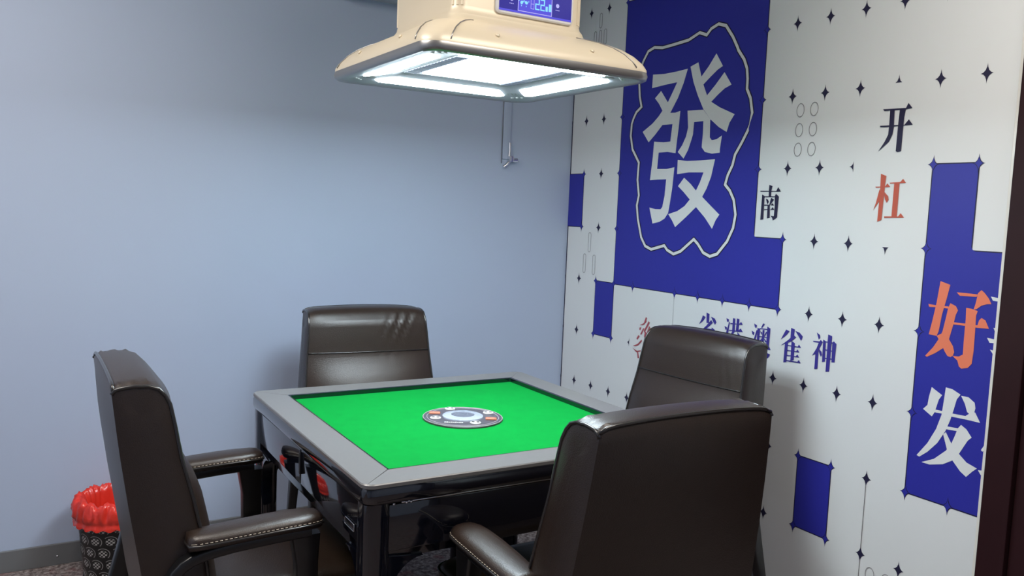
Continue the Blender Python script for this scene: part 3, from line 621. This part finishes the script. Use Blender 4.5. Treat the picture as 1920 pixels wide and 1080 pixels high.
# ================================================================== TABLE
T = 0.49; ZT = 0.76
table = thing('mahjong_table', 'square automatic mahjong table with green felt top and glossy black sides', 'table')
RW = 0.094
def rim_piece(k):
    bm = bmesh.new()
    r = .028
    # plan outline of the near (-y) rail with mitred ends, rounded outer corners
    outer = []
    n = 6
    left = [(-T+r - r*math.sin(a), -T+r - r*math.cos(a)) for a in [PI/4*(1 - i/n) for i in range(n+1)]]
    right = [(-x, y) for x, y in reversed(left)]
    inner = [(T-RW, -T+RW), (-T+RW, -T+RW)]
    pl = left + right + inner
    zt0, zt1 = ZT-.010, ZT
    def ofs(q, d):   # shrink towards the rail's middle line for a soft top edge
        out = []
        for i, (x, y) in enumerate(q):
            if y > -T+RW-1e-6: out.append((x, y-d))
            else: out.append((x*(1-d/T), y+d*(1 if abs(x) < T-RW else .8)))
        return out
    add_loft(bm, [[(x, y, zt0) for x, y in pl], [(x, y, zt1-.0025) for x, y in pl], [(x, y, zt1) for x, y in ofs(pl, .0025)]])
    bmesh.ops.transform(bm, matrix=Matrix.Rotation(k*PI/2, 4, 'Z'), verts=bm.verts)
    return link_mesh('rim_rail', bm, M_RIM, table, True, None, math.radians(30))
for k in range(4): rim_piece(k)
# black glossy band under the rim
bm = bmesh.new()
add_loft(bm, [[(x, y, z) for x, y in rounded_loop(h, h, .03, 6)] for h, z in ((T-.004, .712), (T-.001, .716), (T+.001, .724), (T+.001, .744), (T-.002, .7498))], False, False)
add_loft(bm, [[(x, y, z) for x, y in rounded_loop(h, h, .004, 6)] for h, z in ((T-RW+.004, .738), (T-RW-.0005, .738), (T-RW-.0005, .7585), (T-RW+.003, .7602), (T-RW+.006, .7605))], False, False)
link_mesh('edge_band', bm, M_GLOSS, table, True, None, math.radians(35))
bm = bmesh.new(); add_box(bm, (-T+RW-.002, -T+RW-.002, .730), (T-RW+.002, T-RW+.002, .7455))
link_mesh('felt', bm, M_FELT, table, False)
# apron: four glossy panels, each with inset panel and bevelled lower edge
ZA = .577
for k in range(4):
    rot = Matrix.Rotation(k*PI/2, 4, 'Z')
    bm = bmesh.new()
    prof_ = [(-.455, ZA), (-.440, ZA), (-.405, ZA), (.405, ZA), (.440, ZA), (.455, ZA)]
    add_box(bm, (-.430, -.468, ZA), (.430, -.450, .712), .003)
    bmesh.ops.transform(bm, matrix=rot, verts=bm.verts)
    ap = link_mesh('apron', bm, M_GLOSS, table, True, None, math.radians(30))
    bm = bmesh.new()
    if k in (1, 3):
        add_box(bm, (-.428, -.480, .612), (-.004, -.468, .707), .003); add_box(bm, (.004, -.480, .612), (.428, -.468, .707), .003)
    else:
        add_box(bm, (-.428, -.480, .600), (.428, -.468, .706), .003)
    bmesh.ops.transform(bm, matrix=rot, verts=bm.verts)
    link_mesh('apron_panel', bm, M_GLOSS, ap, True, None, math.radians(30))
    bm = bmesh.new()
    if k in (1, 3):
        add_box(bm, (-.006, -.4835, .640), (.006, -.479, .700), .002)
    else:
        add_box(bm, (-.400, -.4815, .7075), (.400, -.4765, .7105), .001)
    bmesh.ops.transform(bm, matrix=rot, verts=bm.verts)
    link_mesh('drawer_pull' if k in (1, 3) else 'hinge_strip', bm, M_FRAME if k in (1, 3) else M_CHROME, ap, True, None, math.radians(30))
# legs with arched brackets
for sx, sy in ((-1, -1), (1, -1), (1, 1), (-1, 1)):
    bm = bmesh.new()
    def sect(h, z, cx): return [(sx*cx + x, sy*cx + y, z) for x, y in rounded_loop(h, h, .022, 5)]
    add_loft(bm, [sect(.030, 0.0, .450), sect(.030, .02, .450), sect(.031, .35, .4515), sect(.032, .55, .4525), sect(.032, .712, .4535)])
    # bracket curves
    for ax in (0, 1):
        arc = []
        for i in range(9):
            t = i/8*PI/2
            arc.append((.425 - .075*(1-math.cos(t)) , ZA - .11*(1-math.sin(t))))
        poly = [(.425, ZA-.11)] + [(.425 - .085*(1-math.cos(t)), ZA-.11*(1-math.sin(t))) for t in [i/8*PI/2 for i in range(9)]] + [(.425, ZA+.01)]
        for_w = (.445, .475)
        lp = []
        for d in for_w:
            ring = []
            for a_, z_ in poly[1:]:
                x_, y_ = (a_, d) if ax == 0 else (d, a_)
                ring.append((sx*x_, sy*y_, z_))
            lp.append(ring)
        add_loft(bm, lp)
    link_mesh('leg', bm, M_GLOSS, table, True, None, math.radians(35))
    bm = bmesh.new()
    add_lathe(bm, [(.022, 0), (.022, .012), (.018, .014)], 16, (sx*.450, sy*.450, 0))
    # foot is hidden inside the leg base ring
    foot = link_mesh('foot', bm, M_DARK, table)
# small outlined socket plate near the front corner on the left side
bm = bmesh.new()
add_loft(bm, [[(-.4805-d, -.385+y, .640+z) for y, z in rounded_loop(.030-e, .0085-e, .003, 3)] for d, e in ((0, 0), (.0025, 0), (.0025, .002), (.001, .0025))], True, True)
link_mesh('socket_plate', bm, M_FRAME, table)
bm = bmesh.new()
add_tube(bm, [(-.4832, -.385+y, .640+z) for y, z in rounded_loop(.030, .0085, .003, 3)], .0008, 6, True)
link_mesh('socket_outline', bm, M_CHROME, table)
# hinge studs on the front apron
for hx in (-.418, -.388, -.377, .0, .377, .388):
    bm = bmesh.new(); add_lathe(bm, [(.0035, 0), (.003, .002), (.001, .003)], 10)
    bmesh.ops.transform(bm, matrix=Matrix.Translation((hx, -.4815, .7085)) @ Matrix.Rotation(PI/2, 4, 'X'), verts=bm.verts)
    link_mesh('stud', bm, M_CHROME, table)
# control disc in the middle of the felt
DX, DY, DZ = -.004, -.006, .7460
bm = bmesh.new(); add_lathe(bm, [(.117, 0), (.117, .003), (.114, .0052), (.05, .0062)], 64, (DX, DY, DZ))
disc = link_mesh('control_disc', bm, M_DISC, table, True, None, math.radians(30))
bm = bmesh.new()
for r_ in (.1155, .1045):
    add_tube(bm, [(DX+r_*math.cos(2*PI*i/64), DY+r_*math.sin(2*PI*i/64), DZ+.0048) for i in range(64)], .0011, 5, True)
link_mesh('disc_ring', bm, M_DISCLINE, disc)
bm = bmesh.new(); add_lathe(bm, [(.060, .0055), (.059, .009), (.052, .0115), (.034, .0125), (.033, .010)], 48, (DX, DY, DZ))
dome = link_mesh('dice_dome', bm, M_DOME, disc, True, None, math.radians(35))
bm = bmesh.new(); add_lathe(bm, [(.033, .0102), (.030, .0118), (.018, .0126), (.004, .0128)], 40, (DX, DY, DZ))
link_mesh('dome_lens', bm, M_LENS, dome)
for i, (rx, ry) in enumerate(((.004, .092), (-.083, .010), (.088, .006), (-.002, -.082))):
    bm = bmesh.new()
    add_loft(bm, [[(DX+rx+x*c, DY+ry+y*c, DZ+z) for x, y in rounded_loop(.0155, .0155, .0150, 6)] for c, z in ((1, .005), (1, .0085), (.85, .0098))])
    key = link_mesh('white_button', bm, M_WKEY, disc)
    bm = bmesh.new()
    for s in (-1, 1):
        dx, dy = (s*.0068*.86, -s*.0068*.5)
        add_lathe(bm, [(.0050, .0095), (.0045, .0104)], 12, (DX+rx+dx, DY+ry+dy, DZ))
    link_mesh('button_mark', bm, M_DARK, key)
for rx, ry in ((-.060, .064), (.062, -.058)):
    bm = bmesh.new()
    a = math.radians(-28)
    for oy in (-.0065, .0065):
        add_loft(bm, [[(DX+rx+(x*math.cos(a)-(y+oy)*math.sin(a)), DY+ry+(x*math.sin(a)+(y+oy)*math.cos(a)), DZ+z) for x, y in rounded_loop(.0165*c, .0048*c, .004, 4)] for c, z in ((1, .005), (1, .008), (.9, .009))])
    link_mesh('orange_button', bm, M_ORANGE, disc)
bm = bmesh.new()
for i in range(9):   # unreadably small pale lettering strip
    a = math.radians(-28); x = -.024 + i*.006; cx, cy = DX-.056+x*math.cos(a), DY-.052+x*math.sin(a)
    hh = (.0035, .005, .003, .0045)[i % 4]
    add_box(bm, (-.0024, -hh, 0), (.0024, hh, .0012), 0, 1, Matrix.Translation((cx, cy, DZ+.0055)) @ Matrix.Rotation(a, 4, 'Z'))
link_mesh('pale_lettering', bm, M_WKEY, disc, False)

# ================================================================== CHAIRS
# local axes: +y is the way the sitter faces, origin on the floor below the arm rests
FRONT = [(-.060, .43), (-.072, .52), (-.081, .60), (-.102, .70), (-.124, .785), (-.127, .80), (-.137, .86), (-.147, .905), (-.157, .928)]
TOPP = [(-.170, .9415), (-.190, .948), (-.215, .9495), (-.238, .948), (-.256, .944)]
BACKP = [(-.2615, .936), (-.258, .90), (-.246, .80), (-.232, .70), (-.216, .60), (-.200, .50), (-.190, .43)]
def half_w(z): return .2235 + max(0, .95 - z)*.080
def wrinkle(x, z, style):
    """leather creases: a fan of shallow ridges near one upper corner"""
    d = 0.0
    if style == 1:
        u = -x - .115; v = z - .895
        s = (u*0.76 - v*0.65); t = (u*0.65 + v*0.76)
        fall = math.exp(-(s*s)/.0022 - (t-.01)**2/.009)
        d += .0055*math.sin(s*190 + t*20)*fall
    elif style == 2:
        u = x + .165; v = z - .835
        s = u*.9 - v*.3; t = u*.3 + v*.9
        d += .0022*math.sin(s*230)*math.exp(-s*s/.0016 - t*t/.004)
    return d
def lumbar(z):
    t = min(1, max(0, (.805-z)/.15)); return .028*t*t*(3-2*t)
def make_chair(name, label, style=0, group='armchairs around the table'):
    root = thing(name, label, 'chair', group=group)
    # --- backrest cushion
    bm = bmesh.new()
    dense = lambda P, n: [tuple(Vector(a).lerp(Vector(b), i/n)) for a, b in zip(P, P[1:]) for i in range(n)] + [P[-1]]
    F_ = dense(FRONT, 3); T_ = dense(TOPP, 2); B_ = dense(BACKP, 2)
    loop = F_ + T_ + B_
    NX = 41
    rows = []
    nF = len(F_)
    for ix in range(NX):
        s = -1 + 2*ix/(NX-1); row = []
        e = 1 - s**6
        for k, (y, z) in enumerate(loop):
            x = s*half_w(z)
            yy, zz = y, z
            if k < nF:                       # padded front, with a stitched seam across
                yy += (.014 + lumbar(z))*e*(0.5+0.5*math.cos(min(1, abs(s))*PI*0.5)) * min(1, max(0, (.935-z)/.03))
                yy -= .010*math.exp(-((z-.8105)/.0045)**2)*e
                yy += wrinkle(x, z, style)
            else:
                if k >= nF + len(T_):
                    yy -= .012*(1-s*s)*min(1, (.94-z)/.05 if z < .94 else 0)
            crown = .010 + .009*(1-abs(s)**2.5)
            zz += crown * max(0, min(1, (z-.86)/.08))
            zz -= .007*max(0, (abs(s)-.86)/.14)**2 * max(0, min(1, (z-.90)/.03))
            if style == 3 and nF <= k < nF + len(T_):    # gathered leather beside the side piping
                zz += .0035*math.sin(k*2.4)*math.exp(-((abs(s)-.9)/.07)**2)
            row.append(bm.verts.new((x, yy, zz)))
        rows.append(row)
    n = len(loop)
    for a, b in zip(rows, rows[1:]):
        for k in range(n):
            j = (k+1) % n
            bm.faces.new((a[k], b[k], b[j], a[j]))
    # side panels: rings shrinking to the middle, slightly bulged
    side_edges = []
    for row, sg in ((rows[0], -1), (rows[-1], 1)):
        side_edges.append([v.co.copy() for v in row])
        prev = row
        cpts = [v.co.copy() for v in row]
        for fr, bulge in ((.80, .003), (.5, .006), (.2, .007)):
            ring = []
            for v in cpts:
                my = -.155 - .10*(v.z-.70)*1.2; mid = Vector((v.x, -.158 - (v.z-.7)*.18, min(max(v.z, .50), .885)))
                q = mid.lerp(v, fr); q.x = v.x*(.2+.8) + sg*bulge
                ring.append(bm.verts.new(q))
            for k in range(n):
                j = (k+1) % n
                bm.faces.new((prev[k], prev[j], ring[j], ring[k]))
            prev = ring
        bm.faces.new(prev)
    back = link_mesh('backrest', bm, M_LEATHER, root, True, None, math.radians(50))
    # piping along both sides and the rear top edge
    bm = bmesh.new()
    nt_ = nF + len(T_)
    for sd in side_edges:
        add_tube(bm, [v for v in sd[2:nt_+1]], .0042, 8)
    add_tube(bm, [rows_co for rows_co in [Vector((-1+2*i/20, 0, 0)) for i in range(21)] and
                  [Vector((s*half_w(.944), -.2585 , .954 + .009*(1-abs(s)**2.5) - .007*max(0, (abs(s)-.86)/.14)**2)) for s in [-1+2*i/24 for i in range(25)]]], .0040, 8)
    link_mesh('piping', bm, M_PIPING, back)
    bm = bmesh.new()
    pts = []
    for i in range(41):
        q = -.985 + 1.97*i/40; z = .8045; e = 1-q**6
        y = -.1285 + (.014 + lumbar(z))*e*(0.5+0.5*math.cos(abs(q)*PI*0.5)) - .010*math.exp(-((z-.8105)/.0045)**2)*e + .0012
        pts.append((q*half_w(z), y + .0015, z))
    add_tube(bm, pts, .0026, 8)
    link_mesh('seam_welt', bm, M_PIPING, back)
    # --- seat cushion
    bm = bmesh.new()
    SL = []
    cy_, hx_, hy_ = .155, .225, .245
    for e, z in ((.014, .385), (.0, .395), (-.004, .425), (-.002, .445), (.012, .459), (.045, .4665), (.12, .470)):
        SL.append([(x, cy_+y, z) for x, y in rounded_loop(hx_-e, hy_-e, max(.012, .05-e*.2), 6)])
    add_loft(bm, SL)
    seat = link_mesh('seat', bm, M_LEATHER, root, True, None, math.radians(60))
    bm = bmesh.new()
    add_tube(bm, [(x, cy_+y, .443) for x, y in rounded_loop(hx_+.003, hy_+.003, .05, 6)], .004, 6, True)
    link_mesh('piping', bm, M_PIPING, seat)
    # --- seat frame
    bm = bmesh.new()
    for s in (-1, 1): add_box(bm, (s*.225-.016, -.17, .345), (s*.225+.016, .36, .388), .004)
    add_box(bm, (-.225, .335, .345), (.225, .365, .388), .004); add_box(bm, (-.225, -.17, .345), (.225, -.14, .388), .004)
    link_mesh('seat_frame', bm, M_FRAME, root, True, None, math.radians(35))
    # --- arms and legs
    for s in (-1, 1):
        cx = s*.268
        # padded arm rest: oval stations along y
        st = [(-.122, .006, .621), (-.118, .030, .621), (-.10, .038, .622), (-.07, .042, .624), (.0, .045, .628), (.06, .046, .631), (.11, .0455, .632), (.145, .042, .6315), (.165, .034, .630), (.176, .022, .628), (.180, .006, .627)]
        bm = bmesh.new()
        loops = []
        for y, hw, zt in st:
            t = .017*min(1, hw/.030)
            lp = []
            for k in range(16):
                a = 2*PI*k/16
                xx = math.copysign(abs(math.cos(a))**.75, math.cos(a))*hw
                zz = math.copysign(abs(math.sin(a))**.75, math.sin(a))*t
                if zz > 0: zz *= 1.25
                lp.append((cx+xx, y, zt-.010+zz))
            loops.append(lp)
        add_loft(bm, loops)
        pad = link_mesh('armrest', bm, M_LEATHER, root)
        bm = bmesh.new()
        outl_ = [(cx+s_*(hw+.0012), y, zt-.0095) for s_, seq in ((1, st), (-1, list(reversed(st)))) for y, hw, zt in seq]
        add_tube(bm, outl_, .0030, 6, True)
        link_mesh('piping', bm, M_PIPING, pad)
        bm = bmesh.new()
        outl2 = [(cx+s_*(hw+.0002), y, zt-.0045) for s_, seq in ((1, st[1:-1]), (-1, list(reversed(st[1:-1])))) for y, hw, zt in seq]
        # dashed stitching along the pad edge
        for q0, q1 in zip(outl2, outl2[1:]):
            a_, b_ = Vector(q0), Vector(q1); L_ = (b_-a_).length; m_ = max(1, int(L_/.010))
            for i in range(m_):
                add_tube(bm, [a_.lerp(b_, (i+.15)/m_), a_.lerp(b_, (i+.75)/m_)], .0009, 4)
        link_mesh('arm_stitching', bm, M_STITCH, pad)
        # black bar under the pad, bending down into the side of the seat frame
        bm = bmesh.new()
        path = [(-.165, .40), (-.168, .46), (-.160, .52), (-.138, .560), (-.10, .580), (-.04, .5895), (.05, .595), (.10, .597), (.150, .598)]
        P2 = smooth_path([(0, y, z) for y, z in path], 1)
        loops = []
        for i, q in enumerate(P2):
            t = (P2[min(i+1, len(P2)-1)] - P2[max(i-1, 0)]).normalized(); nn = Vector((0, -t.z, t.y))
            lp = []
            for (a_, b_) in rounded_loop(.024, .0125, .006, 3):
                lp.append((cx - s*.010*(1 if q.z < .5 else 0) + a_, q.y + nn.y*b_, q.z + nn.z*b_))
            loops.append(lp)
        add_loft(bm, loops)
        link_mesh('arm_support', bm, M_FRAME, root, True, None, math.radians(40))
        # front leg up to the arm, rear leg splayed back
        bm = bmesh.new()
        loops = []
        for y, z, a_, b_ in ((.150, 0, .014, .016), (.150, .2, .017, .020), (.147, .40, .019, .026), (.145, .52, .020, .026), (.141, .589, .021, .034)):
            loops.append([(cx - s*.006 + px, y + py, z) for px, py in rounded_loop(a_, b_, .007, 3)])
        add_loft(bm, loops)
        link_mesh('leg', bm, M_FRAME, root, True, None, math.radians(40))
        bm = bmesh.new()
        loops = []
        for y, z, a_, b_ in ((-.300, 0, .013, .016), (-.262, .15, .015, .019), (-.215, .30, .017, .023), (-.178, .42, .018, .028), (-.165, .50, .018, .022)):
            loops.append([(cx - s*.010 + px, y + py, z) for px, py in rounded_loop(a_, b_, .007, 3)])
        add_loft(bm, loops)
        link_mesh('leg', bm, M_FRAME, root, True, None, math.radians(40))
    return root
c1 = make_chair('armchair', 'brown leather armchair against the grey wall, creased at its upper corner, across the table', 1)
c1.location = (.018, .696, 0); c1.rotation_euler = (0, 0, PI-.085)
c2 = make_chair('armchair', 'brown leather armchair with its back close to the mural, facing the table', 2)
c2.location = (.748, -.004, 0); c2.rotation_euler = (0, 0, PI/2+.09); c2.scale = (1, 1, .995)
c3 = make_chair('armchair', 'dark leather armchair seen from the side in front of the red bin bag', 3)
c3.location = (-.690, -.004, 0); c3.rotation_euler = (0, 0, -PI/2)
c4 = make_chair('armchair', 'nearest dark leather armchair, its plain back turned to the viewer', 3)
c4.location = (.012, -.670, 0); c4.rotation_euler = (0, 0, 0); c4.scale = (1, 1, 1.011)

# ================================================================== BIN AND BAG
BX, BY = -.822, 1.085
can = thing('trash_can', 'black round trash can with pale roundel pattern on the floor by the grey wall', 'trash can', (BX, BY, 0))
bm = bmesh.new()
add_lathe(bm, [(.100, 0), (.102, .004), (.124, .262), (.127, .266), (.124, .268), (.119, .262), (.098, .008)], 48, (0, 0, 0), True, True)
link_mesh('bin_shell', bm, M_BIN, can, True, None, math.radians(40))
bm = bmesh.new(); add_tube(bm, [(.1015*math.cos(2*PI*i/40), .1015*math.sin(2*PI*i/40), .006) for i in range(40)], .0035, 6, True)
link_mesh('base_ring', bm, M_DARK, can)
bm = bmesh.new()
NB = 144
def ridge(p): return 1 - 3.0*abs(noise.noise(p))
def crinkle(a, z, amp):
    c, d = math.cos(a), math.sin(a)
    return amp*(.62*(ridge(Vector((c*5.5+7, d*5.5, z*26)))-.4) + .30*(ridge(Vector((c*13, d*13+4, z*60)))-.4) + .3*noise.noise(Vector((c*4.2, d*4.2, z*24))))
prof_b = [(.1335, .198, .004), (.1345, .207, .005), (.1310, .214, .003), (.1315, .222, .003), (.136, .230, .006), (.138, .245, .010), (.136, .262, .013), (.129, .280, .014), (.118, .292, .012), (.108, .287, .010), (.100, .265, .008), (.095, .21, .006), (.09, .12, .004)]
loops = []
for r_, z_, am in prof_b:
    loops.append([((r_+crinkle(2*PI*k/NB, z_, am))*math.cos(2*PI*k/NB), (r_+crinkle(2*PI*k/NB, z_, am))*math.sin(2*PI*k/NB),
                   z_ + (crinkle(2*PI*k/NB+3, z_, am*1.3) if z_ > .225 else .004*math.sin(k*.9)*(1 if z_ < .2 else 0))) for k in range(NB)])
add_loft(bm, loops, False, True)
bag = link_mesh('bin_bag', bm, M_BAG, None, True, (BX, BY, 0))
tag(bag, 'crumpled red plastic bag lining the trash can by the grey wall', 'bag')

# ================================================================== WALL FITTINGS
cover = thing('cable_cover', 'slim wall-coloured cable strip with metal fitting, on the grey wall below the lamp', 'cable cover', (.830, YW, 1.59))
bm = bmesh.new(); add_box(bm, (-.019, -.009, 0), (.019, -.0003, .70), .003)
link_mesh('strip', bm, M_WALL, cover, True, None, math.radians(30))
bm = bmesh.new(); add_tube(bm, [(-.0215, -.003, -.02), (-.0215, -.003, .70)], .0022, 6)
link_mesh('edge_wire', bm, M_WIRE, cover)
bm = bmesh.new()
add_box(bm, (.006, -.030, -.012), (.030, -.0005, .014), .003)
add_tube(bm, [(.012, -.016, .014), (.014, -.016, .045), (.014, -.012, .075)], [.006, .0045, .007], 10)
add_tube(bm, [(.030, -.018, -.004), (.052, -.018, -.002)], .0105, 12)
add_tube(bm, [(.012, -.018, -.010), (-.006, -.018, -.030), (-.016, -.014, -.036)], .0075, 10)
link_mesh('metal_fitting', bm, M_CHROME, cover, True, None, math.radians(40))

ac = thing('wall_unit', 'pale unit high on the grey wall, only its underside showing beside the lamp', 'wall unit', (.36, YW, 2.196))
bm = bmesh.new()
sec = [(0, 0), (-.10, .004), (-.175, .035), (-.205, .09), (-.208, .20), (-.19, .275), (-.15, .29), (0, .29)]
add_loft(bm, [[(x, y-.0005, z) for y, z in sec] for x in (-.38, -.376, .376, .38)])
link_mesh('casing', bm, M_ACBODY, ac, True, None, math.radians(35))
bm = bmesh.new(); add_box(bm, (-.34, -.165, .018), (.34, -.108, .024), .002, 1, Matrix.Rotation(math.radians(-22), 4, 'X') @ Matrix.Translation((0, .0, -.048)))
link_mesh('air_flap', bm, M_WHITEP, ac, False)

# flat ceiling lights that carry the room light (outside the picture, above and behind the viewer)
for (lx, ly, lp), lb in zip(CEIL_LAMPS, ('flat square ceiling light over the near chair', 'flat square ceiling light over the side of the room away from the mural')):
    fix = thing('ceiling_light', lb, 'ceiling light', (lx, ly, ZC), 0, 'ceiling lights')
    bm = bmesh.new(); add_box(bm, (-.52, -.52, -.035), (.52, .52, -.0005), .006)
    link_mesh('housing', bm, M_WHITEP, fix, True, None, math.radians(35))
